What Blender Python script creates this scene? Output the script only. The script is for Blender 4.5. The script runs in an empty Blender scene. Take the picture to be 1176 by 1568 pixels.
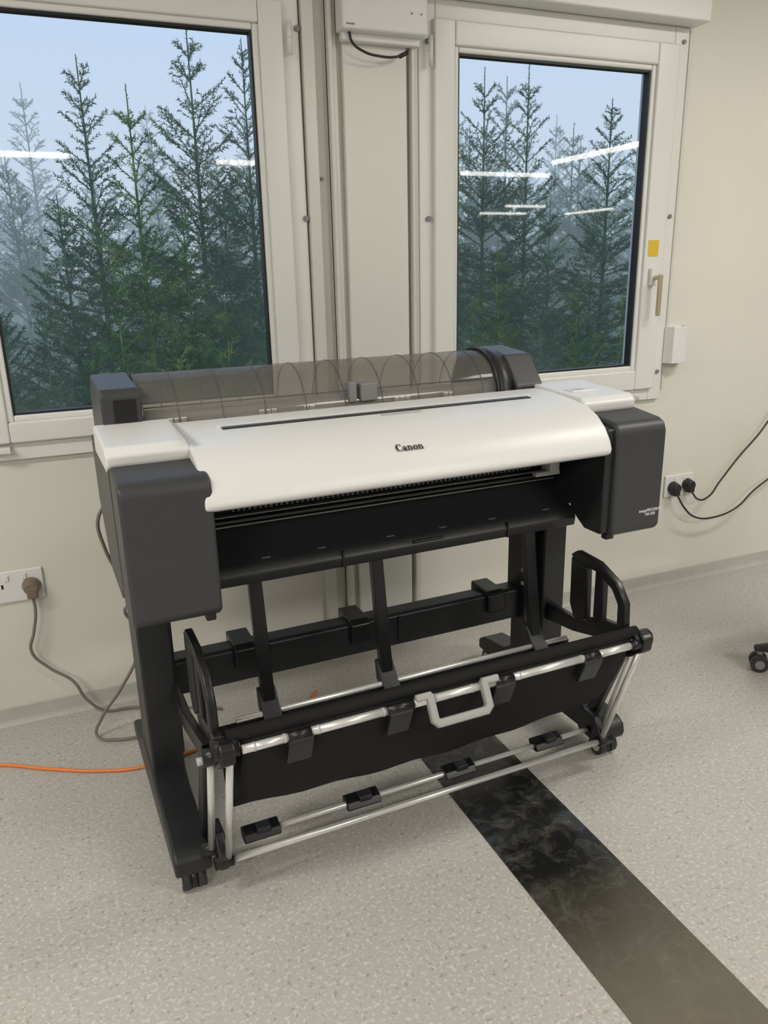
import bpy, bmesh, math, random
from mathutils import Vector, Matrix
random.seed(7)
sc=bpy.context.scene
try:
    sc.view_settings.view_transform='Standard'; sc.view_settings.look='None'
except Exception: pass
COL=bpy.context.collection

# ---------------------------------------------------------------- materials
def mat(name,col,rough=.5,metal=0,spec=.5,noise=0,nscale=20,bump=0,bscale=200,coat=0,emit=None,estr=0):
    m=bpy.data.materials.new(name); m.use_nodes=True; nt=m.node_tree
    b=nt.nodes['Principled BSDF']; b.inputs['Base Color'].default_value=(*col,1)
    b.inputs['Roughness'].default_value=rough; b.inputs['Metallic'].default_value=metal
    b.inputs['Specular IOR Level'].default_value=spec
    if coat: b.inputs['Coat Weight'].default_value=coat
    if emit: b.inputs['Emission Color'].default_value=(*emit,1); b.inputs['Emission Strength'].default_value=estr
    tc=nt.nodes.new('ShaderNodeTexCoord')
    if noise:
        n=nt.nodes.new('ShaderNodeTexNoise'); n.inputs['Scale'].default_value=nscale; n.inputs['Detail'].default_value=4
        nt.links.new(tc.outputs['Object'],n.inputs['Vector'])
        r=nt.nodes.new('ShaderNodeValToRGB'); r.color_ramp.elements[0].position=.3; r.color_ramp.elements[1].position=.7
        r.color_ramp.elements[0].color=(*[c*(1-noise) for c in col],1); r.color_ramp.elements[1].color=(*[min(1,c*(1+noise)) for c in col],1)
        nt.links.new(n.outputs['Fac'],r.inputs['Fac']); nt.links.new(r.outputs['Color'],b.inputs['Base Color'])
    if bump:
        n=nt.nodes.new('ShaderNodeTexNoise'); n.inputs['Scale'].default_value=bscale; n.inputs['Detail'].default_value=3
        nt.links.new(tc.outputs['Object'],n.inputs['Vector'])
        bp=nt.nodes.new('ShaderNodeBump'); bp.inputs['Strength'].default_value=bump; bp.inputs['Distance'].default_value=.001
        nt.links.new(n.outputs['Fac'],bp.inputs['Height']); nt.links.new(bp.outputs[0],b.inputs['Normal'])
    return m
M_wall=mat('wall_paint',(.735,.72,.65),.55,noise=.03,nscale=2,bump=.15,bscale=300)
M_pvc=mat('white_pvc',(.775,.775,.745),.3,noise=.02,nscale=3)
M_panel=mat('panel_plastic',(.745,.74,.68),.35)
M_chan=mat('channel_plastic',(.68,.67,.62),.28)
M_gasket=mat('black_rubber',(.012,.012,.013),.5)
M_char=mat('charcoal_plastic',(.042,.044,.048),.42,bump=.25,bscale=900,spec=.5)
M_char2=mat('dark_plastic',(.018,.019,.021),.38,bump=.2,bscale=700)
M_blk=mat('black_plastic',(.009,.009,.010),.35)
M_steel=mat('black_steel',(.014,.015,.017),.42,bump=.15,bscale=800)
M_white=mat('white_plastic',(.79,.79,.785),.36,noise=.01,nscale=4)
M_fabric=mat('black_fabric',(.011,.011,.012),.75,bump=.5,bscale=1200,spec=.25)
M_alu=mat('silver_rod',(.76,.755,.74),.30,metal=.5,noise=.04,nscale=60)
M_handle=mat('grey_handle',(.34,.34,.33),.4)
M_grey=mat('grey_plastic',(.22,.22,.22),.4)
M_dgrey=mat('dark_grey_plastic',(.09,.09,.09),.4)
M_ltgrey=mat('light_grey',(.48,.48,.48),.4)
M_brass=mat('handle_gold',(.60,.52,.33),.3,metal=.5)
M_yel=mat('yellow_label',(.75,.50,.04),.5)
M_cable=mat('grey_cable',(.20,.18,.16),.5)
M_cblk=mat('black_cable',(.02,.018,.018),.45)
M_or=mat('orange_cable',(.85,.25,.06),.5)
M_plug=mat('brown_plug',(.20,.15,.11),.45)
M_base=mat('baseboard_vinyl',(.51,.50,.46),.4,noise=.04,nscale=20)
M_wheel=mat('wheel_rubber',(.03,.03,.03),.5)
M_wheelg=mat('wheel_hub',(.45,.45,.42),.4)
M_text=mat('logo_ink',(.03,.025,.025),.4)
M_textw=mat('label_ink',(.7,.7,.7),.4)
M_tube=mat('lamp_tube',(1,1,1),.4,emit=(1,.96,.90),estr=13)
M_ceil=mat('ceiling_paint',(.82,.81,.78),.7)
M_room=mat('room_paint',(.70,.68,.63),.7)

def nodes(name):
    m=bpy.data.materials.new(name); m.use_nodes=True; nt=m.node_tree; nt.nodes.clear()
    return m,nt,nt.nodes.new('ShaderNodeOutputMaterial')
# window glass
M_glass,nt,o=nodes('window_glass')
t=nt.nodes.new('ShaderNodeBsdfTransparent'); t.inputs[0].default_value=(.95,.97,.97,1)
g=nt.nodes.new('ShaderNodeBsdfGlossy'); g.inputs['Roughness'].default_value=.02
lw_=nt.nodes.new('ShaderNodeLayerWeight'); lw_.inputs['Blend'].default_value=.25
ma=nt.nodes.new('ShaderNodeMath'); ma.operation='ADD'; ma.inputs[1].default_value=.04; nt.links.new(lw_.outputs['Fresnel'],ma.inputs[0])
mx=nt.nodes.new('ShaderNodeMixShader'); nt.links.new(ma.outputs[0],mx.inputs[0]); nt.links.new(t.outputs[0],mx.inputs[1]); nt.links.new(g.outputs[0],mx.inputs[2]); nt.links.new(mx.outputs[0],o.inputs[0])
# smoky cover
M_smoke,nt,o=nodes('smoky_cover')
t=nt.nodes.new('ShaderNodeBsdfTransparent'); t.inputs[0].default_value=(.76,.73,.69,1)
b=nt.nodes.new('ShaderNodeBsdfPrincipled'); b.inputs['Base Color'].default_value=(.27,.26,.245,1); b.inputs['Roughness'].default_value=.08
mx=nt.nodes.new('ShaderNodeMixShader'); mx.inputs[0].default_value=.36
nt.links.new(t.outputs[0],mx.inputs[1]); nt.links.new(b.outputs[0],mx.inputs[2]); nt.links.new(mx.outputs[0],o.inputs[0])
# floor
M_floor=bpy.data.materials.new('speckled_vinyl'); M_floor.use_nodes=True; nt=M_floor.node_tree; b=nt.nodes['Principled BSDF']
tc=nt.nodes.new('ShaderNodeTexCoord')
def ramp(nt,src,stops,interp='LINEAR'):
    r=nt.nodes.new('ShaderNodeValToRGB'); r.color_ramp.interpolation=interp
    el=r.color_ramp.elements
    el[0].position=stops[0][0]; el[0].color=(*stops[0][1],1); el[1].position=stops[1][0]; el[1].color=(*stops[1][1],1)
    for p,c in stops[2:]:
        e=el.new(p); e.color=(*c,1)
    nt.links.new(src,r.inputs['Fac']); return r
def noise(nt,vec,sc_,det=3,rough=.5):
    n=nt.nodes.new('ShaderNodeTexNoise'); n.inputs['Scale'].default_value=sc_; n.inputs['Detail'].default_value=det; n.inputs['Roughness'].default_value=rough
    nt.links.new(vec,n.inputs['Vector']); return n
def mixc(nt,fac,a,c,bt='MIX'):
    x=nt.nodes.new('ShaderNodeMix'); x.data_type='RGBA'; x.blend_type=bt
    if isinstance(fac,float): x.inputs[0].default_value=fac
    else: nt.links.new(fac,x.inputs[0])
    for i,s in ((6,a),(7,c)):
        if isinstance(s,tuple): x.inputs[i].default_value=(*s,1)
        else: nt.links.new(s,x.inputs[i])
    return x.outputs[2]
V=tc.outputs['Object']
big=noise(nt,V,1.3,3); base=ramp(nt,big.outputs['Fac'],[(.3,(.455,.44,.41)),(.7,(.495,.48,.45))])
n1=noise(nt,V,120,3,.55); chips=ramp(nt,n1.outputs['Fac'],[(.53,(0,0,0)),(.64,(1,1,1))])
c1=mixc(nt,chips.outputs['Color'],base.outputs['Color'],(.61,.595,.56))
n2=noise(nt,V,85,2,.5); dk=ramp(nt,n2.outputs['Fac'],[(.31,(1,1,1)),(.40,(0,0,0))])
c2=mixc(nt,dk.outputs['Color'],c1,(.355,.33,.29))
vo=nt.nodes.new('ShaderNodeTexVoronoi'); vo.inputs['Scale'].default_value=4.5; nt.links.new(V,vo.inputs['Vector'])
sp=ramp(nt,vo.outputs['Distance'],[(.014,(1,1,1)),(.026,(0,0,0))])
c3=mixc(nt,sp.outputs['Color'],c2,(.14,.115,.08))
nt.links.new(c3,b.inputs['Base Color'])
rr=ramp(nt,big.outputs['Fac'],[(.3,(.24,)*3),(.7,(.34,)*3)]); nt.links.new(rr.outputs['Color'],b.inputs['Roughness'])
bp=nt.nodes.new('ShaderNodeBump'); bp.inputs['Strength'].default_value=.12; bp.inputs['Distance'].default_value=.0008
nt.links.new(n1.outputs['Fac'],bp.inputs['Height']); nt.links.new(bp.outputs[0],b.inputs['Normal'])
# strip
M_strip=bpy.data.materials.new('scuffed_black_mat'); M_strip.use_nodes=True; nt=M_strip.node_tree; b=nt.nodes['Principled BSDF']
tc=nt.nodes.new('ShaderNodeTexCoord'); V=tc.outputs['Object']
a1=noise(nt,V,20,8,.75); a1.inputs['Distortion'].default_value=1.0
a0_=noise(nt,V,5,3,.6)
mm0=nt.nodes.new('ShaderNodeMath'); mm0.operation='MULTIPLY_ADD'; mm0.inputs[1].default_value=.45; nt.links.new(a0_.outputs['Fac'],mm0.inputs[0]); 
mm1=nt.nodes.new('ShaderNodeMath'); mm1.operation='ADD'; mm1.inputs[1].default_value=-.225; nt.links.new(a1.outputs['Fac'],mm1.inputs[0]); nt.links.new(mm1.outputs[0],mm0.inputs[2])
r1=ramp(nt,mm0.outputs[0],[(.46,(.013,.013,.013)),(.60,(.055,.055,.047)),(.74,(.14,.137,.115))])
sx=nt.nodes.new('ShaderNodeSeparateXYZ'); nt.links.new(V,sx.inputs[0])
mr=nt.nodes.new('ShaderNodeMapRange'); mr.inputs['From Min'].default_value=-1.18; mr.inputs['From Max'].default_value=-1.55; nt.links.new(sx.outputs['Y'],mr.inputs['Value'])
c=mixc(nt,mr.outputs[0],r1.outputs['Color'],(.185,.17,.125))  # olive fade: lamp reflection on the glossy strip painted into its colour
mm=nt.nodes.new('ShaderNodeMix'); mm.data_type='RGBA'; mm.inputs[0].default_value=.22; nt.links.new(c,mm.inputs[6]); nt.links.new(r1.outputs['Color'],mm.inputs[7])
nt.links.new(mm.outputs[2],b.inputs['Base Color']); b.inputs['Roughness'].default_value=.22

# ---------------------------------------------------------------- mesh helpers
def obj(name,me,m=None,parent=None,bev=0,seg=2,smooth=False):
    ob=bpy.data.objects.new(name,me); COL.objects.link(ob)
    if m: me.materials.append(m)
    if parent: ob.parent=parent
    if smooth:
        for p in me.polygons: p.use_smooth=True
    if bev:
        md=ob.modifiers.new('bevel','BEVEL'); md.width=bev; md.segments=seg; md.limit_method='ANGLE'; md.angle_limit=math.radians(35)
        for p in me.polygons: p.use_smooth=True
        wn=ob.modifiers.new('wn','WEIGHTED_NORMAL'); wn.keep_sharp=False
    return ob
def bm_box(bm,a,b):
    x0,y0,z0=a;x1,y1,z1=b
    v=[bm.verts.new(p) for p in ((x0,y0,z0),(x1,y0,z0),(x1,y1,z0),(x0,y1,z0),(x0,y0,z1),(x1,y0,z1),(x1,y1,z1),(x0,y1,z1))]
    for f in ((3,2,1,0),(4,5,6,7),(0,1,5,4),(1,2,6,5),(2,3,7,6),(3,0,4,7)): bm.faces.new([v[i] for i in f])
def boxes(name,lst,m,parent=None,bev=0,seg=2):
    bm=bmesh.new()
    for a,b in lst:
        lo=[min(a[i],b[i]) for i in range(3)]; hi=[max(a[i],b[i]) for i in range(3)]
        bm_box(bm,lo,hi)
    me=bpy.data.meshes.new(name); bm.to_mesh(me); bm.free(); return obj(name,me,m,parent,bev,seg)
def prism(name,prof,u0,u1,m,parent=None,bev=0,seg=2,axis='x'):
    bm=bmesh.new()
    def P(u,a,b): return (u,a,b) if axis=='x' else (a,u,b) if axis=='y' else (a,b,u)
    A=[bm.verts.new(P(u0,a,b)) for a,b in prof]; B=[bm.verts.new(P(u1,a,b)) for a,b in prof]
    n=len(prof); bm.faces.new(A); bm.faces.new(B[::-1])
    for i in range(n): bm.faces.new((A[i],B[i],B[(i+1)%n],A[(i+1)%n]))
    bmesh.ops.recalc_face_normals(bm,faces=bm.faces)
    me=bpy.data.meshes.new(name); bm.to_mesh(me); bm.free(); return obj(name,me,m,parent,bev,seg)
def rods(name,lst,m,parent=None,seg=20):
    bm=bmesh.new()
    for p,q,r in lst:
        p=Vector(p);q=Vector(q);d=q-p
        mt=Matrix.Translation((p+q)/2)@d.to_track_quat('Z','Y').to_matrix().to_4x4()
        bmesh.ops.create_cone(bm,cap_ends=True,segments=seg,radius1=r,radius2=r,depth=d.length,matrix=mt)
    me=bpy.data.meshes.new(name); bm.to_mesh(me); bm.free()
    for p in me.polygons: p.use_smooth=len(p.vertices)==4
    return obj(name,me,m,parent)
def tube(name,pts,r,m,parent=None,smoothc=True):
    c=bpy.data.curves.new(name,'CURVE'); c.dimensions='3D'; c.bevel_depth=r; c.bevel_resolution=3; c.resolution_u=10; c.use_fill_caps=True
    s=c.splines.new('BEZIER' if smoothc else 'POLY')
    if smoothc:
        s.bezier_points.add(len(pts)-1)
        for b,p in zip(s.bezier_points,pts): b.co=p; b.handle_left_type=b.handle_right_type='AUTO'
    else:
        s.points.add(len(pts)-1)
        for b,p in zip(s.points,pts): b.co=(*p,1)
    c.materials.append(m); ob=bpy.data.objects.new(name,c); COL.objects.link(ob)
    if parent: ob.parent=parent
    return ob
def empty(name,loc=(0,0,0),rz=0):
    e=bpy.data.objects.new(name,None); e.location=loc; e.rotation_euler=(0,0,rz); COL.objects.link(e); return e
def sheet(name,prof,u0,u1,m,parent=None,th=.003,nu=2,sag=None):
    bm=bmesh.new(); rows=[]
    for i in range(nu+1):
        u=u0+(u1-u0)*i/nu
        rows.append([bm.verts.new((u,a,b+(sag(i/nu,j/(len(prof)-1)) if sag else 0))) for j,(a,b) in enumerate(prof)])
    for i in range(nu):
        for j in range(len(prof)-1): bm.faces.new((rows[i][j],rows[i+1][j],rows[i+1][j+1],rows[i][j+1]))
    me=bpy.data.meshes.new(name); bm.to_mesh(me); bm.free(); ob=obj(name,me,m,parent,smooth=True)
    if th: s=ob.modifiers.new('s','SOLIDIFY'); s.thickness=th
    return ob

# ---------------------------------------------------------------- room
X0,X1,Y0,ZC=-5,14,-16,2.5
Lw=(-.19,.71); Rw=(1.17,2.09)   # sash extents
OL=(-.235,.755,.815,2.045); OR=(1.13,2.135,.80,2.04)  # wall openings
T=.12
boxes('wall_back',[((X0,0,0),(OL[0],T,ZC)),((OL[0],0,0),(OL[1],T,OL[2])),((OL[0],0,OL[3]),(OL[1],T,ZC)),((OL[1],0,0),(OR[0],T,ZC)),
  ((OR[0],0,0),(OR[1],T,OR[2])),((OR[0],0,OR[3]),(OR[1],T,ZC)),((OR[1],0,0),(X1,T,ZC))],M_wall)
boxes('floor',[((X0,Y0,-.1),(X1,T,0))],M_floor)
boxes('ceiling',[((X0,Y0,ZC),(X1,T,ZC+.1))],M_ceil)
boxes('wall_left',[((X0-.1,Y0,0),(X0,T,ZC))],M_room)
boxes('wall_right',[((X1,Y0,0),(X1+.1,T,ZC))],M_room)
boxes('wall_front',[((X0,Y0-.1,0),(X1,Y0,ZC))],M_room)
prism('baseboard_back',[(0,0),(-.018,0),(-.010,.008),(-.006,.02),(-.005,.055),(0,.056)],X0,X1,M_base,bev=.001)
boxes('floor_mat_strip',[((.80,-5,0),(1.04,-.45,.0022))],M_strip)

def window(name,ox0,ox1,oz0,oz1,gx0,gx1,gz0,gz1,sx0,sx1,sz0,sz1):
    e=empty(name,(0,0,0))
    def ring(n,o,i,y0,y1,m,bev=.004):
        boxes(n,[((o[0],y0,o[2]),(i[0],y1,o[3])),((i[1],y0,o[2]),(o[1],y1,o[3])),((i[0],y0,o[2]),(i[1],y1,i[2])),((i[0],y0,i[3]),(i[1],y1,o[3]))],m,e,bev)
    ring('outer_frame',(ox0-.005,ox1+.005,oz0-.005,oz1+.005),(sx0+.01,sx1-.01,sz0+.01,sz1-.01),-.018,.07,M_pvc)
    ring('sash',(sx0,sx1,sz0,sz1),(gx0-.022,gx1+.022,gz0-.022,gz1+.022),-.036,.05,M_pvc,.006)
    ring('glazing_bead',(gx0-.024,gx1+.024,gz0-.024,gz1+.024),(gx0-.006,gx1+.006,gz0-.006,gz1+.006),-.026,.004,M_pvc,.005)
    ring('gasket',(gx0-.009,gx1+.009,gz0-.009,gz1+.009),(gx0,gx1,gz0,gz1),-.018,.010,M_gasket,0)
    me=bpy.data.meshes.new('glass_pane'); me.from_pydata([(gx0-.004,-.004,gz0-.004),(gx1+.004,-.004,gz0-.004),(gx1+.004,-.004,gz1+.004),(gx0-.004,-.004,gz1+.004)],[],[(0,1,2,3)]); obj('glass_pane',me,M_glass,e)
    return e
wl=window('window_1',*OL,-.10,.62,.94,1.91,Lw[0],Lw[1],.86,1.99)
wr=window('window_2',*OR,1.262,1.98,.935,1.90,Rw[0],Rw[1],.84,1.99)
for e,xs in ((wl,.725),(wr,1.155)):
    rods('hinge',[((xs,-.04,1.86),(xs,-.04,1.94),.007),((xs,-.04,1.90),(xs,-.04,1.902),.0095)],M_pvc,e)
    xo=xs+(.03 if e is wl else -.0)
    rods('screw_cap',[((xo,-.024,1.93),(xo,-.016,1.93),.008),((xo,-.026,1.44),(xo,-.016,1.44),.008)],M_grey,e)
rods('screw_cap_side',[((2.115,-.024,1.45),(2.115,-.016,1.45),.007),((2.115,-.024,.9),(2.115,-.016,.9),.007),((2.115,-.024,2.0),(2.115,-.016,2.0),.007)],M_grey,wr)
boxes('lower_hinge',[((-.17,-.05,.835),(-.125,-.02,.852)),],M_pvc,wl,.003)
boxes('lower_hinge_r',[((1.98,-.045,.80),(2.02,-.016,.815))],M_ltgrey,wr,.003)
boxes('handle_rose',[((2.025,-.052,1.215),(2.052,-.036,1.275))],M_pvc,wr,.004)
boxes('handle_lever',[((2.033,-.08,1.235),(2.047,-.05,1.25)),((2.033,-.088,1.11),(2.049,-.074,1.255))],M_brass,wr,.005)
boxes('yellow_label',[((2.015,-.0375,1.315),(2.06,-.0362,1.37))],M_yel,wr)
boxes('roller_shutter_box',[((1.12,-.09,2.045),(2.16,-.001,2.26))],M_pvc,wr,.006)
# trim between windows
boxes('trim_1',[((.765,-.030,0.06),(.80,0,ZC)),((.84,-.030,.06),(.853,0,ZC))],M_chan,None,.003)
boxes('trim_2',[((.885,-.022,.06),(1.085,0,ZC))],M_panel,None,.004)
boxes('trim_3',[((1.097,-.030,.06),(1.108,0,ZC)),((1.112,-.016,.06),(1.124,0,ZC))],M_chan,None,.002)
boxes('trim_4',[((2.150,-.010,.83),(2.162,0,2.04))],M_chan,None,.002)
boxes('trim_5',[((.84,-.012,.06),(.87,0,ZC))],M_pvc,None,.002)
rods('screw_cap_column',[((.815,-.006,1.55),(.815,0,1.55),.005)],M_grey,wl)
ap=empty('wireless_access_point')
boxes('case',[((.865,-.085,1.925),(1.125,-.022,2.16))],M_white,ap,.008,3)
boxes('case_base',[((.875,-.05,1.905),(1.115,-.022,1.93))],M_white,ap,.004)
tube('loop_cable',[(.895,-.055,1.925),(.90,-.06,1.900),(.93,-.065,1.878),(.98,-.067,1.868),(1.03,-.065,1.87),(1.055,-.06,1.878)],.0035,M_cblk,ap)
rods('cable_plug',[((1.045,-.06,1.873),(1.07,-.058,1.885),.006)],M_cblk,ap)
boxes('status_leds',[((1.07,-.0862,1.975),(1.076,-.085,1.979)),((1.10,-.0862,1.975),(1.106,-.085,1.979)),((.875,-.0862,1.935),(.90,-.085,1.939))],M_grey,ap)
h=empty('leaflet_holder')
prof=[(2.135,-.02),(2.15,-.055),(2.19,-.062),(2.225,-.05),(2.24,-.002),(2.232,-.002),(2.22,-.044),(2.19,-.055),(2.155,-.048),(2.143,-.018)]
prism('curved_shell',prof,.93,1.065,M_white,h,.002,axis='z')
boxes('back_plate',[((2.14,-.02,.935),(2.235,-.0,1.06))],M_white,h,.003)
def socket(name,x0,x1,z0,z1,mp,plugs,r):
    e=empty(name); boxes('plate',[((x0,-.010,z0),(x1,0,z1))],M_white,e,.004)
    w=(x1-x0)
    boxes('switches',[((x0+w*.30,-.014,z1-.028),(x0+w*.38,-.009,z1-.012)),((x0+w*.62,-.014,z1-.028),(x0+w*.70,-.009,z1-.012))],M_pvc,e,.001)
    boxes('pin_slots',[((x0+w*k-.003,-.0105,z0+.045),(x0+w*k+.003,-.0095,z0+.058)) for k in (.25,.75)],M_gasket,e)
    for i,(px,pz) in enumerate(plugs):
        bm=bmesh.new(); bmesh.ops.create_cone(bm,cap_ends=True,segments=24,radius1=r,radius2=r*.72,depth=.034,matrix=Matrix.Translation((px,-.027,pz))@Matrix.Rotation(math.pi/2,4,'X'))
        me=bpy.data.meshes.new('plug'); bm.to_mesh(me); bm.free(); obj('plug_%d'%i,me,mp,e,.004)
        boxes('plug_body_%d'%i,[((px-r*.55,-.045,pz-r*1.15),(px+r*.55,-.012,pz+r*.2))],mp,e,.005)
    return e
socket('double_socket',-.245,-.098,.392,.488,M_plug,[(-.132,.436)],.027)
socket('double_socket',2.215,2.362,.385,.475,M_cblk,[(2.252,.425),(2.325,.43)],.026)

# cables
tube('power_cable',[(-.132,-.03,.41),(-.132,-.035,.36),(-.145,-.035,.30),(-.16,-.035,.24),(-.12,-.04,.18),(-.06,-.05,.125),(-.03,-.06,.06),(.02,-.065,.012),(.08,-.07,.008),(.16,-.10,.008),(.35,-.2,.008)],.0045,M_cable)
tube('printer_cable',[(.135,-.55,.83),(.10,-.50,.80),(.06,-.45,.74),(.065,-.42,.66),(.10,-.38,.55),(.13,-.35,.48),(.12,-.32,.455),(.10,-.3,.43),(.13,-.28,.36),(.12,-.24,.26),(.06,-.22,.15),(.0,-.20,.06),(-.015,-.20,.012),(.03,-.235,.008),(.09,-.25,.008),(.22,-.26,.008)],.0045,M_cable)
tube('orange_extension_cord',[(-.55,-.12,.005),(-.27,-.225,.005),(-.15,-.30,.005),(-.02,-.37,.005),(.08,-.40,.005),(.25,-.38,.005),(.48,-.33,.005),(.60,-.28,.005),(.65,-.22,.005)],.0045,M_or)
tube('black_cable',[(2.33,-.04,.40),(2.345,-.06,.375),(2.40,-.06,.38),(2.46,-.05,.43),(2.56,-.04,.52),(2.68,-.04,.63),(2.8,-.04,.8)],.0038,M_cblk)
tube('black_cable',[(2.256,-.04,.395),(2.28,-.06,.345),(2.34,-.06,.30),(2.44,-.06,.285),(2.56,-.06,.31),(2.66,-.05,.37),(2.8,-.04,.43)],.0038,M_cblk)

# ---------------------------------------------------------------- printer
PR=empty('large_format_printer',(.136,-.903,0),math.radians(1.53))
def B(n,l,m,bev=.003,seg=2): return boxes(n,l,m,PR,bev,seg)
def Pz(n,p,a,b,m,bev=.004,seg=3): return prism(n,p,a,b,m,PR,bev,seg)
UL,UR=-.055,1.24
Pz('rear_hull',[(.26,.66),(.26,.94),(.55,.945),(.55,.80),(.45,.66)],UL+.012,UR-.03,M_char2,.01)
Pz('side_cover_left',[(.085,.70),(.085,.94),(.42,.95),(.42,.80),(.30,.66),(.12,.66)],UL-.002,UL+.014,M_char,.004)
Pz('side_cover_right',[(.085,.70),(.085,.94),(.42,.95),(.42,.80),(.30,.66),(.12,.66)],UR-.034,UR-.015,M_char,.004)
Pz('housing_core_left',[(.09,.66),(.09,.935),(.27,.94),(.27,.66)],UL+.012,.112,M_char2,.004)
Pz('housing_core_right',[(.11,.70),(.11,.935),(.27,.94),(.27,.70)],1.068,UR-.03,M_char2,.004)
boxp=[(-.022,.658),(-.022,.902),(-.014,.924),(.004,.933),(.105,.947),(.105,.645),(-.010,.645)]
Pz('ink_housing_left',boxp,UL,.118,M_char,.009,4)
rbp=[(-.022,.660),(-.022,.902),(-.014,.924),(.004,.933),(.125,.948),(.125,.70),(.06,.652),(-.010,.646)]
Pz('ink_housing_right',rbp,1.088,UR,M_char,.010,4)
Pz('ink_housing_right_inner',[(-.008,.662),(-.008,.918),(.12,.940),(.12,.69),(.06,.652),(.0,.652)],1.066,1.092,M_char2,.006,3)
B('housing_tab_left',[((.085,-.012,.633),(.105,.01,.650))],M_blk)
B('housing_tab_right',[((1.09,-.0,.634),(1.115,.02,.650))],M_blk)
# white cover
Pz('front_cover',[(.29,.982),(.21,.981),(.12,.974),(.07,.965),(.03,.948),(.0,.924),(-.02,.896),(-.028,.876),(-.026,.864),(-.012,.857),(.02,.859),(.29,.87)],.100,1.068,M_white,.006,3)
cap=[(.085,.945),(.082,.966),(.10,.980),(.30,.990),(.31,.986),(.31,.93),(.10,.93)]
Pz('white_cap_left',cap,UL-.004,.102,M_white,.006,3)
Pz('white_cap_right',cap,1.066,UR-.012,M_white,.006,3)
B('cover_seam_left',[((.100,.08,.975),(.1018,.29,.9895))],M_ltgrey,0)
B('control_panel',[((1.09,.16,.982),(1.17,.20,.9872))],M_white,.002)
B('control_screen',[((1.10,.168,.9868),(1.135,.188,.9875))],M_ltgrey,0)
Pz('media_slot',[(.172,.970),(.172,.9805),(.188,.9815),(.188,.970)],.19,.97,M_blk,0)
Pz('media_flap',[(.190,.978),(.190,.9835),(.204,.9845),(.204,.978)],.18,.98,M_white,.001)
B('cover_latch',[((.55,.148,.974),(.65,.158,.980))],M_ltgrey,.001)
# recess + apron
Pz('print_recess',[(.0,.862),(.06,.858),(.14,.84),(.196,.815),(.206,.79),(.206,.75),(.28,.75),(.3,.862)],.11,1.07,M_blk,.001)
Pz('output_apron',[(.24,.764),(.20,.758),(.185,.742),(.15,.716),(.115,.694),(.104,.686),(.096,.672),(.100,.650),(.12,.643),(.26,.66)],.11,1.07,M_char2,.003)
B('paper_guide_ribs',[((.2+i*.0125,.196,.787),(.206+i*.0125,.205,.797)) for i in range(64)],M_dgrey,0)
B('platen_rail',[((.12,.190,.777),(1.06,.206,.780))],M_grey,0)
B('platen_step',[((.12,.186,.764),(1.06,.206,.771))],M_char,.001)
B('platen_edge',[((.12,.182,.757),(1.06,.190,.760))],M_grey,0)
B('apron_ticks',[((u,.118,.6960),(u+.020,.124,.6985)) for u in (.24,.37,.54,.68,.82,.98)],M_dgrey,0)
B('apron_lip_joint',[((.42,.094,.650),(.424,.104,.688)),((.86,.094,.650),(.864,.104,.688))],M_blk,0)
B('apron_notch',[((.60,.093,.678),(.68,.10,.684))],M_blk,.002)
B('carriage_part',[((1.0,.12,.79),(1.03,.16,.825)),((.965,.13,.782),(1.04,.15,.795))],M_ltgrey,.004)
# roll unit
RC=(.43,.955); RR=.122
def arc(a0,a1,n,r=RR): return [(RC[0]+r*math.cos(math.radians(a0+(a1-a0)*i/n)),RC[1]+r*math.sin(math.radians(a0+(a1-a0)*i/n))) for i in range(n+1)]
sheet('roll_cover',arc(195,5,36),.045,.965,M_smoke,PR,0,1)
for i,u in enumerate([.05,.125,.225,.325,.425,.525,.625,.725,.825,.915]):
    sheet('cover_rib_%d'%i,arc(195,5,36,RR+.0012),u,u+.002,M_dgrey,PR,.001,1)
sheet('cover_band',arc(152,151,2,RR+.001),.05,.96,M_dgrey,PR,.001,1)
sheet('cover_split_ring',arc(195,5,28,RR+.004),.965,1.012,M_char2,PR,.006,1)
sheet('cover_ring_edge',arc(195,5,28,RR+.007),.958,.966,M_blk,PR,.006,1)
rods('roll_spindle',[((.07,RC[0]+.01,RC[1]-.02),(1.0,RC[0]+.01,RC[1]-.02),.022)],M_char,PR,32)
sheet('inner_tray',[(.318,.93),(.322,.985),(.333,1.003),(.350,1.004),(.37,.985),(.44,.90),(.54,.90)],.055,.96,M_ltgrey,PR,.003,1)
B('inner_windows',[((u,.312,.968),(u+.012,.3185,.988)) for u in (.1,.115,.13,.31,.325,.34,.42,.435,.66,.675,.69,.80,.815)],M_white,0)
hold=[(.295,.94),(.295,1.050),(.305,1.063),(.50,1.075),(.55,1.03),(.55,.9),(.30,.9)]
Pz('roll_holder_left',hold,-.038,.046,M_char,.006,3)
B('holder_recess_left',[((-.012,.2925,.992),(.034,.2955,1.040))],M_blk,0)
Pz('roll_holder_right',[(.295,.94),(.295,.99),(.36,1.066),(.50,1.078),(.55,1.03),(.55,.9),(.30,.9)],1.010,1.095,M_char,.006,3)
B('holder_slot_right',[((1.03,.293,.975),(1.08,.30,.985))],M_blk,0)
B('cover_clip',[((.535,.305,.985),(.555,.335,1.034)),((.565,.305,.985),(.61,.335,1.030))],M_grey,.004)
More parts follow.
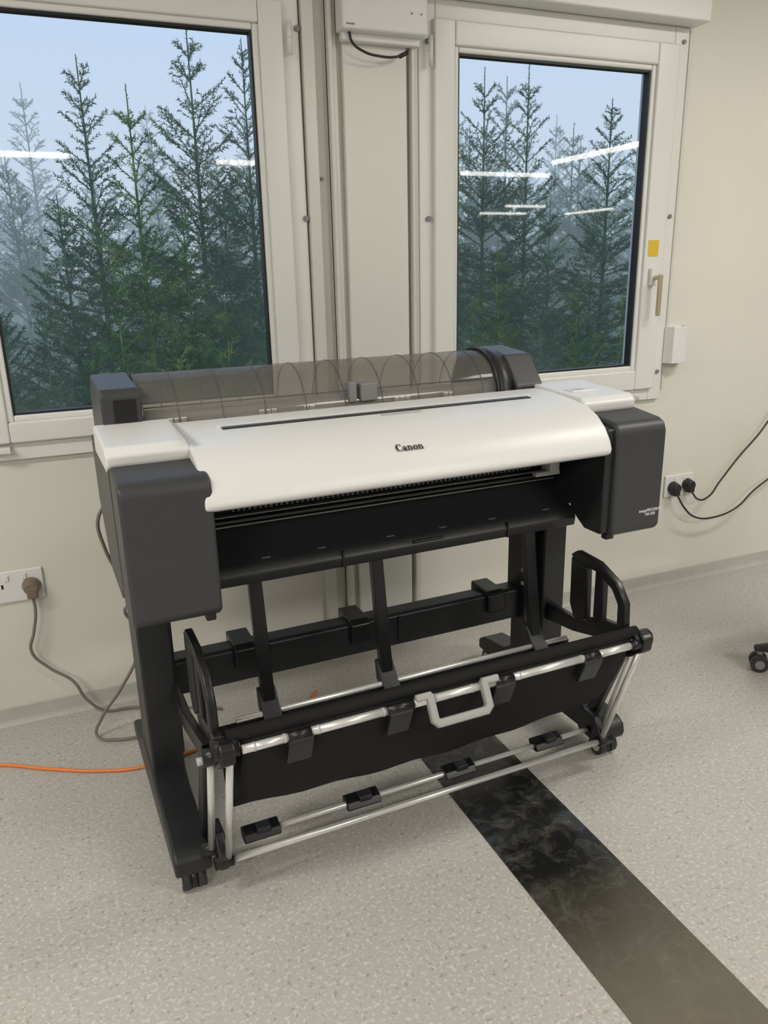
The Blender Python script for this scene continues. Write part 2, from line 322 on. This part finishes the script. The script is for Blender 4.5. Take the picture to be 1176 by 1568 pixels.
# stand
foot=[(-.022,.056),(-.028,.075),(-.022,.098),(.0,.112),(.05,.122),(.20,.135),(.26,.165),(.40,.165),(.46,.125),(.58,.108),(.61,.09),(.61,.056)]
for s,a,b in (('left',-.035,.045),('right',1.098,1.178)):
    Pz('foot_'+s,foot,a,b,M_steel,.008,4)
for s,a,b in (('left',-.030,.045),('right',1.082,1.157)):
    B('column_'+s,[((a,.24,.14),(b,.40,.655))],M_steel,.006,3)
B('column_rib_left',[((.045,.27,.17),(.052,.37,.64))],M_blk,.002)
B('column_inner_right',[((1.04,.27,.30),(1.082,.36,.655))],M_blk,.004)
B('column_bolts',[((1.036,.275,z),(1.041,.285,z+.01)) for z in (.42,.46,.52,.6)],M_grey,.001)
def caster(n,u,v):
    rods(n+'_wheels',[((u-.026,v,.0275),(u-.008,v,.0275),.0275),((u+.008,v,.0275),(u+.026,v,.0275),.0275)],M_wheel,PR,28)
    rods(n+'_hubs',[((u-.0275,v,.0275),(u-.0255,v,.0275),.017),((u+.0255,v,.0275),(u+.0275,v,.0275),.017)],M_wheelg,PR,24)
    rods(n+'_fork',[((u-.009,v,.0275),(u+.009,v,.0275),.026),((u,v+.008,.03),(u,v+.008,.06),.011)],M_blk,PR,20)
caster('caster_a',0.005,.012); caster('caster_b',1.138,.012); caster('caster_c',.005,.58); caster('caster_d',1.138,.58)
# rear beam
Pz('rear_beam',[(.30,.31),(.30,.395),(.31,.402),(.36,.40),(.36,.31)],.045,1.083,M_steel,.004)
for i,u in enumerate((.20,.51,.93)):
    Pz('beam_bracket_%d'%i,[(.285,.35),(.285,.40),(.30,.412),(.385,.415),(.385,.34)],u,u+.055,M_blk,.004)
B('beam_seam',[((.29+i*.36,.297,.315),(.293+i*.36,.301,.395)) for i in range(2)],M_blk,0)
# hanging guide arms
for i,u in enumerate((.205,.498,.925)):
    Pz('guide_arm_%d'%i,[(.115,.66),(.135,.66),(.105,.45),(.08,.345),(.062,.35),(.085,.47)],u,u+.030,M_blk,.003)
    Pz('guide_hook_%d'%i,[(.085,.40),(.10,.40),(.09,.35),(.035,.33),(.02,.338),(.055,.36)],u-.006,u+.036,M_steel,.003)
rods('basket_rear_rod',[((.14,.06,.352),(1.03,.06,.352),.0065)],M_alu,PR)
Bv,Bz=-.172,.432
rods('basket_front_rod',[((a,Bv,Bz),(b,Bv,Bz),.0088) for a,b in ((.098,.195),(.232,.405),(.455,.665),(.70,.905),(.935,1.04))],M_alu,PR)
rods('basket_bar_sleeves',[((a,Bv,Bz),(b,Bv,Bz),.0115) for a,b in ((.190,.235),(.40,.46),(.66,.705),(.90,.94),(1.035,1.06))],M_blk,PR)
rods('basket_bar_rings',[((a,Bv,Bz),(a+.004,Bv,Bz),.0095) for a in (.12,.18,.25,.39,.51,.60,.72,.89,.95)],M_ltgrey,PR)
rods('basket_fabric_roll',[((.075,Bv+.028,Bz+.016),(1.075,Bv+.028,Bz+.016),.015)],M_fabric,PR)
fp=[(Bv+.02,Bz+.018),(Bv+.012,Bz-.01),(Bv+.03,Bz-.06),(-.115,.315),(-.075,.25),(-.03,.205),(.01,.195),(.045,.225),(.06,.28),(.062,.345)]
sheet('basket_fabric',fp,.10,1.04,M_fabric,PR,.002,24,lambda a,b:-.02*math.sin(math.pi*b)*math.sin(math.pi*a)+.003*math.sin(a*31)*math.sin(math.pi*b))
for i,u in enumerate((.213,.43,.682,.92)):
    Pz('fabric_clip_%d'%i,[(Bv-.006,Bz+.008),(Bv-.014,Bz-.01),(Bv+.010,Bz-.066),(Bv+.020,Bz-.07),(Bv+.016,Bz-.02)],u-.026,u+.026,M_steel,.003)
def hpt(u,t): return (u,Bv-.005-.028*t,Bz+.010-.050*t)
hc=[hpt(.497,0),hpt(.497,.85),hpt(.505,1),hpt(.618,1),hpt(.628,.85),hpt(.628,0)]
def strut(name,segs,w,d,m):
    bm=bmesh.new()
    n=Vector((0,-.062,.035)).normalized()
    for p,q in segs:
        p=Vector(p);q=Vector(q);ax=(q-p).normalized(); s=ax.cross(n).normalized()
        vs=[]
        for e in (p-ax*w*.35,q+ax*w*.35):
            for a,b in ((-1,-1),(1,-1),(1,1),(-1,1)): vs.append(bm.verts.new(e+s*a*w/2+n*b*d/2))
        for f in ((0,1,2,3),(7,6,5,4),(0,4,5,1),(1,5,6,2),(2,6,7,3),(3,7,4,0)): bm.faces.new([vs[i] for i in f])
    bmesh.ops.recalc_face_normals(bm,faces=bm.faces)
    me=bpy.data.meshes.new(name); bm.to_mesh(me); bm.free(); return obj(name,me,m,PR,.004,3)
strut('basket_handle',[(hc[i],hc[i+1]) for i in range(5)],.018,.016,M_handle)
strut('basket_handle_lugs',[(hpt(.47,-.05),hpt(.497,-.05)),(hpt(.628,-.05),hpt(.660,-.05))],.016,.014,M_handle)
rods('basket_lower_rods',[((.075,-.050,.088),(1.075,-.050,.088),.0075),((.12,-.008,.103),(1.06,-.008,.103),.0065)],M_alu,PR)
for i,u in enumerate((.16,.405,.665,.93)):
    Pz('lower_clip_%d'%i,[(-.030,.098),(-.02,.113),(.005,.120),(.015,.112),(.005,.094),(-.02,.092)],u-.042,u+.042,M_blk,.003)
    B('lower_clip_tab_%d'%i,[((u-.012,-.025,.108),(u+.02,.0,.124))],M_steel,.003)
for s,u,sg in (('left',.075,1),('right',1.075,-1)):
    rods('side_rods_'+s,[((u,-.165,.415),(u,-.050,.09),.0075),((u-sg*.028,-.12,.40),(u-sg*.028,-.02,.11),.0075)],M_alu,PR)
    rods('hinge_'+s,[((u-sg*.030,Bv+.02,Bz),(u+sg*.02,Bv+.02,Bz),.021),((u-sg*.045,Bv+.05,Bz-.03),(u-sg*.0,Bv+.05,Bz-.03),.018),((u-sg*.03,-.05,.09),(u+sg*.01,-.05,.09),.014),((u-sg*.05,-.01,.10),(u+sg*.01,-.01,.10),.016)],M_blk,PR)
    rods('hinge_bolt_'+s,[((u-sg*.040,Bv+.05,Bz-.035),(u-sg*.055,Bv+.05,Bz-.035),.008),((u+sg*.02,Bv+.02,Bz),(u+sg*.023,Bv+.02,Bz),.008)],M_ltgrey,PR)
    a,b=sorted((u-sg*.022,u+sg*.010))
    Pz('hinge_plate_'+s,[(-.185,.445),(-.17,.455),(-.12,.44),(-.09,.40),(-.10,.36),(-.14,.38),(-.18,.41)],a,b,M_blk,.006)
    Pz('lower_bracket_'+s,[(-.06,.075),(-.065,.10),(-.03,.15),(.02,.15),(.05,.11),(.03,.08)],a,b-.01,M_blk,.004)
    a2,b2=sorted((u-sg*.042,u-sg*.022))
    Pz('link_arm_'+s,[(-.11,.425),(-.10,.385),(.12,.33),(.28,.31),(.28,.37),(.12,.37)],a2,b2,M_blk,.004)
    Pz('link_post_'+s,[(.02,.10),(.06,.10),(-.07,.39),(-.10,.39)],a2,b2,M_blk,.004)
    c,d=(.050,.068) if s=='left' else (1.052,1.072)
    Pz('wing_blade_'+s,[(.085,.570),(.083,.44),(.065,.405),(.045,.400),(.015,.42),(.02,.56)],c,d,M_blk,.005)
    Pz('wing_arch_'+s,[(.088,.575),(.065,.592),(-.02,.588),(-.09,.560),(-.125,.515),(-.13,.435),(-.100,.435),(-.098,.505),(-.075,.535),(-.02,.560),(.07,.562)],c,d,M_blk,.005)
    Pz('wing_rib_'+s,[(-.012,.575),(-.012,.44),(-.03,.42),(-.045,.44),(-.042,.57)],c,d,M_blk,.004)
    Pz('wing_base_'+s,[(-.15,.46),(-.02,.44),(.02,.42),(.0,.40),(-.1,.41),(-.16,.43)],c,d,M_blk,.004)
def text(name,body,size,loc,rot,m,parent,ext=.0006,off=0):
    c=bpy.data.curves.new(name,'FONT'); c.body=body; c.size=size; c.extrude=ext; c.offset=off; c.align_x='CENTER'; c.materials.append(m)
    ob=bpy.data.objects.new(name,c); ob.location=loc; ob.rotation_euler=rot; COL.objects.link(ob); ob.parent=parent; return ob
# logo: drawn serif letters (polygon strokes)
ang=math.atan2(.024,.03)
def ring_poly(cx,cy,rx,ry,ix,iy,a0=0,a1=360,n=28,icx=0):
    out=[(cx+rx*math.cos(math.radians(a0+(a1-a0)*i/n)),cy+ry*math.sin(math.radians(a0+(a1-a0)*i/n))) for i in range(n+1)]
    inn=[(cx+icx+ix*math.cos(math.radians(a0+(a1-a0)*i/n)),cy+iy*math.sin(math.radians(a0+(a1-a0)*i/n))) for i in range(n+1)]
    return [[out[i],out[i+1],inn[i+1],inn[i]] for i in range(n)]
def rect(x0,y0,x1,y1): return [[(x0,y0),(x1,y0),(x1,y1),(x0,y1)]]
def letter_n(x): return rect(x+.08,0,x+.24,.62)+rect(x-.0,.0,x+.32,.05)+rect(x+.0,.57,x+.2,.62)+ring_poly(x+.40,.40,.22,.24,.06,.17,0,150,14)+rect(x+.46,0,x+.62,.42)+rect(x+.38,0,x+.70,.05)
L=[]
L+=ring_poly(.42,.48,.42,.50,.22,.44,48,318,30,.04)+rect(.66,.66,.71,.95)+ring_poly(.68,.78,.07,.07,.0,.0)
L+=ring_poly(1.06,.20,.20,.20,.07,.13)+rect(1.20,.04,1.36,.42)+ring_poly(1.13,.40,.23,.23,.08,.17,0,160,14)+rect(1.22,0,1.48,.06)
L+=letter_n(1.52)
L+=ring_poly(2.62,.31,.31,.33,.14,.26)
L+=letter_n(3.0)
bm=bmesh.new()
for q in L:
    lo=[bm.verts.new((x-1.85,y,0)) for x,y in q]; hi=[bm.verts.new((x-1.85,y,.03)) for x,y in q]
    try:
        bm.faces.new(hi)
        for i in range(4): bm.faces.new((lo[i],lo[(i+1)%4],hi[(i+1)%4],hi[i]))
    except Exception: pass
me=bpy.data.meshes.new('logo_lettering'); bm.to_mesh(me); bm.free()
lo_=obj('logo_lettering',me,M_text,PR); lo_.location=(.548,.0008,.9275); lo_.rotation_euler=(ang,0,0); lo_.scale=(.0172,.0195,.02)
text('model_lettering','imagePROGRAF\nTM-350',.0105,(1.205,-.0225,.700),(math.pi/2,0,0),M_textw,PR,.0003,.0002)

# ---------------------------------------------------------------- office chair
CH=empty('office_chair',(2.25,-.89,0),math.radians(-90))
for i in range(5):
    a=math.radians(230+72*i); c,s=math.cos(a),math.sin(a)
    bm=bmesh.new()
    secs=[(.03,.03,.085,.125),(.15,.024,.08,.115),(.27,.017,.07,.095),(.31,.012,.07,.085)]
    prev=None
    for r,w,z0,z1 in secs:
        q=[bm.verts.new((c*r-s*w*k,s*r+c*w*k,z)) for k,z in ((-1,z0),(1,z0),(.7,z1),(-.7,z1))]
        if prev:
            for j in range(4): bm.faces.new((prev[j],q[j],q[(j+1)%4],prev[(j+1)%4]))
        else: bm.faces.new(q)
        prev=q
    bm.faces.new(prev[::-1]); bmesh.ops.recalc_face_normals(bm,faces=bm.faces)
    me=bpy.data.meshes.new('leg'); bm.to_mesh(me); bm.free(); obj('leg_%d'%i,me,M_blk,CH,.004)
    P=Vector((c*.29,s*.29,.028)); t=Vector((-s,c,0))
    rods('chair_caster_%d'%i,[(P-t*.026,P-t*.007,.028),(P+t*.007,P+t*.026,.028)],M_wheel,CH)
    rods('chair_caster_hub_%d'%i,[(P-t*.008,P+t*.008,.022),(P+Vector((0,0,.02)),P+Vector((0,0,.05)),.009),(P-t*.028,P-t*.0255,.015),(P+t*.0255,P+t*.028,.015)],M_grey,CH)
rods('gas_lift',[((0,0,.08),(0,0,.25),.028),((0,0,.25),(0,0,.42),.016)],M_blk,CH)
prism('seat',[(-.2,-.18),(-.15,-.22),(.15,-.22),(.2,-.18),(.2,.18),(.15,.22),(-.15,.22),(-.2,.18)],.42,.49,M_fabric,CH,.02,4,axis='z')
prism('backrest',[(-.18,.6),(.18,.6),(.2,.66),(.19,.98),(.15,1.02),(-.15,1.02),(-.19,.98),(-.2,.66)],.22,.26,M_fabric,CH,.015,4,axis='y')
boxes('back_stem',[((-.025,.19,.42),(.025,.235,.7))],M_blk,CH,.004)

# ---------------------------------------------------------------- ceiling lights, plus added fill lamps
def batten(x0,x1,y0,y1):
    e=empty('ceiling_batten_light')
    boxes('housing',[((x0,y0,ZC-.05),(x1,y1,ZC))],M_white,e,.004)
    if x1-x0>y1-y0: rods('tube',[((x0+.03,(y0+y1)/2,ZC-.065),(x1-.03,(y0+y1)/2,ZC-.065),.032)],M_tube,e,12)
    else: rods('tube',[(((x0+x1)/2,y0+.03,ZC-.065),((x0+x1)/2,y1-.03,ZC-.065),.032)],M_tube,e,12)
for x0,x1,y in ((-1,.51,-6.75),(1.96,3.2,-6.9),(5.2,6.6,-7.3),(9.6,10.9,-14.5),(9.0,10.0,-12.4)): batten(x0,x1,y-.05,y+.05)
batten(5.75,5.85,-6.1,-4.5); batten(12.0,12.1,-14.6,-12.8)
def area(x,y,sx_,sy_,pw,col=(1,.96,.885)):  # fill lamps added under the ceiling to brighten the room, no fixture
    l=bpy.data.lights.new('ceiling_panel_light','AREA'); l.shape='RECTANGLE'; l.size=sx_; l.size_y=sy_; l.energy=pw; l.color=col
    o_=bpy.data.objects.new('ceiling_panel_light',l); o_.location=(x,y,ZC-.07); COL.objects.link(o_)
area(-1.5,-1.5,1.3,.3,34); area(2.7,-1.5,1.3,.3,30); area(2.4,-3.9,1.1,.5,64); area(-1.9,-3.9,1.2,.5,73)
area(4.2,-8.5,2,.3,58)

# ---------------------------------------------------------------- outside
def leafmat(name,fog,cols,fcol=(.38,.48,.58)):  # haze painted into the needles as fog-coloured emission, stronger in farther rows
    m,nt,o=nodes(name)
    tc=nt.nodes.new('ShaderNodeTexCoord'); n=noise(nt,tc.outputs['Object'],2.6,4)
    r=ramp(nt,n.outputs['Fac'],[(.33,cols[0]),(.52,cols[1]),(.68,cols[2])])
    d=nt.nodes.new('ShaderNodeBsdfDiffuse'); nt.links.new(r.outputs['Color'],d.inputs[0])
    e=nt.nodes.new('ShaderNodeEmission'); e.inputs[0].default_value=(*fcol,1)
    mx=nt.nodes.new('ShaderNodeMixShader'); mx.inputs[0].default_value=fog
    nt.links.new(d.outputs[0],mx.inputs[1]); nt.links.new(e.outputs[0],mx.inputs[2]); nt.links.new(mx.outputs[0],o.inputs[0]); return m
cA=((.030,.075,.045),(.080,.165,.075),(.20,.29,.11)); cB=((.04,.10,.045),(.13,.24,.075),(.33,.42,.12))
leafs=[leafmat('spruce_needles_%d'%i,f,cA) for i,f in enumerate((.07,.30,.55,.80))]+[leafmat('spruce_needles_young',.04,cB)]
M_ground=mat('forest_ground',(.07,.11,.05),.9,noise=.4,nscale=3)
def tree_mesh(name,H,seed,mt,dens=1.0,spread=.27):
    rnd=random.Random(seed); vs=[];fs=[]
    def tri(a,b,c):
        i=len(vs); vs.extend((a,b,c)); fs.append((i,i+1,i+2))
    def stick(p,q,r0,r1):
        d=(q-p)
        s=d.cross(Vector((.3,.5,.8))).normalized(); t=d.cross(s).normalized()
        ring=[]
        for e,r in ((p,r0),(q,r1)):
            ring.append([e+s*r,e+(-s*.5+t*.86)*r,e+(-s*.5-t*.86)*r])
        for k in range(3):
            i=len(vs); vs.extend((ring[0][k],ring[0][(k+1)%3],ring[1][(k+1)%3],ring[1][k])); fs.append((i,i+1,i+2,i+3))
    def needles(p,q,n,L):
        d=q-p; dn=d.normalized()
        s=dn.cross(Vector((0,0,1)))
        if s.length<.1: s=dn.cross(Vector((1,0,0)))
        s.normalize(); t=dn.cross(s)
        for k in range(n):
            f=(k+rnd.random())/n; c=p+d*f; a=rnd.random()*6.28
            o=(s*math.cos(a)+t*math.sin(a)); tip=c+(o*.8+dn*.7)*L*rnd.uniform(.7,1.2)
            w=dn*L*.20; tri(c-w,c+w,tip)
    stick(Vector((0,0,0)),Vector((0,0,H*.6)),.05,.03); stick(Vector((0,0,H*.6)),Vector((0,0,H)),.03,.006)
    needles(Vector((0,0,H*.9)),Vector((0,0,H)),26,.035)
    z=H*.12
    while z<H-.22:
        t=(z/H); L=min((H-z)*spread+.08,1.25)
        nb=rnd.choice((4,5,5,6)); a0=rnd.random()*6.28
        if t>.82: nb=rnd.choice((3,4,4))
        for k in range(nb):
            a=a0+k*6.283/nb+rnd.uniform(-.3,.3); l=L*rnd.uniform(.65,1.2)
            up=.45+.5*(t**3)+rnd.uniform(-.1,.15) if t>.6 else rnd.uniform(-.05,.35)
            p=Vector((0,0,z+rnd.uniform(-.05,.05))); dirv=Vector((math.cos(a),math.sin(a),up)).normalized()
            n=max(3,int(l/.10)); q=p
            for s in range(n):
                dirv=(dirv+Vector((0,0,.05))).normalized()
                q2=q+dirv*(l/n); stick(q,q2,.007*(1-s/n)+.002,.007*(1-(s+1)/n)+.002)
                needles(q,q2,int(9*dens),.045)
                if s>=1:
                    side=Vector((-dirv.y,dirv.x,0)).normalized()
                    tl=(l*(1-s/n)*.42+.05)
                    for sg in (-1,1):
                        td=(dirv*.8+side*sg*.8+Vector((0,0,rnd.uniform(-.25,.15)))).normalized(); e=q2+td*tl*rnd.uniform(.7,1.2)
                        needles(q2,e,int((6+tl*70)*dens),.042)
                        if tl>.2:
                            for f in (.4,.7):
                                c=q2+(e-q2)*f; e2=c+(dirv*.6+side*sg*1.0*(1 if f<.5 else -.3)+Vector((0,0,-.2))).normalized()*tl*.4; needles(c,e2,int((4+tl*30)*dens),.04)
                q=q2
        z+=rnd.uniform(.13,.20) if t<.7 else rnd.uniform(.20,.30)
    me=bpy.data.meshes.new(name); me.from_pydata([tuple(v) for v in vs],[],fs); me.materials.append(mt); return me
GZ=-1.6
boxes('ground_outside',[((-60,.3,GZ-.2),(60,80,GZ))],M_ground)
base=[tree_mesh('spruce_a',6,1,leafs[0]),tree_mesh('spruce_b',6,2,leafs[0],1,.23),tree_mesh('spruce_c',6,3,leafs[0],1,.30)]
FO=empty('spruce_forest')
def tree(wx,wz,Y,k,i,nm='spruce'):
    s=(2.363+Y)/2.363; X=wx*s; Z=1.3+(wz-1.3)*s
    sc_=(Z-GZ)/6.0
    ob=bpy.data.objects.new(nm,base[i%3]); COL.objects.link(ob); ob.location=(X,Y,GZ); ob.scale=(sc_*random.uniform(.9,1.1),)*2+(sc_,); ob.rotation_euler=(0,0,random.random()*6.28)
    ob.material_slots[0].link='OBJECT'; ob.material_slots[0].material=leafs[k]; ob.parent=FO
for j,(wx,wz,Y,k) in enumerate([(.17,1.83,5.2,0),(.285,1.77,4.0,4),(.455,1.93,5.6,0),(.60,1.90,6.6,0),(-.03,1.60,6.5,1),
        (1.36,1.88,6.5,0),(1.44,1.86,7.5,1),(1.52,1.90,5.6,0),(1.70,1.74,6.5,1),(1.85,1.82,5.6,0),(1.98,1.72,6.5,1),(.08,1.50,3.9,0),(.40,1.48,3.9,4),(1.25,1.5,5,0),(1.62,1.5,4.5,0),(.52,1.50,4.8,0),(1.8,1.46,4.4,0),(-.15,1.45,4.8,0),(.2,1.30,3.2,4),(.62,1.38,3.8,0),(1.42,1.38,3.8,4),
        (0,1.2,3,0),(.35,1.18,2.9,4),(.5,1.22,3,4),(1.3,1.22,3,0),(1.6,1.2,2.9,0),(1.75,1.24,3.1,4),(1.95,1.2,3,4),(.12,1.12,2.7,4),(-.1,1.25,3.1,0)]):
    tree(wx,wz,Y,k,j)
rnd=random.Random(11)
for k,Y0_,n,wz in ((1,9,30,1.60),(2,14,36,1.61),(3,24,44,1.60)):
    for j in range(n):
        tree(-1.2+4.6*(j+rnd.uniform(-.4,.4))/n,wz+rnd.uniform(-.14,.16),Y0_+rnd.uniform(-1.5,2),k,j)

w=bpy.data.worlds.new('misty_sky'); sc.world=w; w.use_nodes=True; nt=w.node_tree; bg=nt.nodes['Background']
tc=nt.nodes.new('ShaderNodeTexCoord'); s=nt.nodes.new('ShaderNodeSeparateXYZ'); nt.links.new(tc.outputs['Generated'],s.inputs[0])
r=ramp(nt,s.outputs['Z'],[(.0,(.55,.64,.73)),(.15,(.54,.65,.80)),(.45,(.44,.60,.88))]); nt.links.new(r.outputs['Color'],bg.inputs[0]); bg.inputs[1].default_value=1.15

# ---------------------------------------------------------------- camera
f,pt,rl,yw,D=1198.611,.30361,.02207,.39694,2.36348
fw=Vector((math.sin(yw)*math.cos(pt),math.cos(yw)*math.cos(pt),-math.sin(pt))); rt=Vector((math.cos(yw),-math.sin(yw),0)); dn=fw.cross(rt)
r2=rt*math.cos(rl)+dn*math.sin(rl); d2=-rt*math.sin(rl)+dn*math.cos(rl)
cd=bpy.data.cameras.new('camera'); cam=bpy.data.objects.new('camera',cd); COL.objects.link(cam)
mt=Matrix((r2,-d2,-fw)).transposed().to_4x4(); mt.translation=Vector((0,-D,1.3)); cam.matrix_world=mt
cd.sensor_fit='VERTICAL'; cd.sensor_height=36; cd.lens=36*f/1568; cd.clip_start=.05; cd.clip_end=200
sc.camera=cam
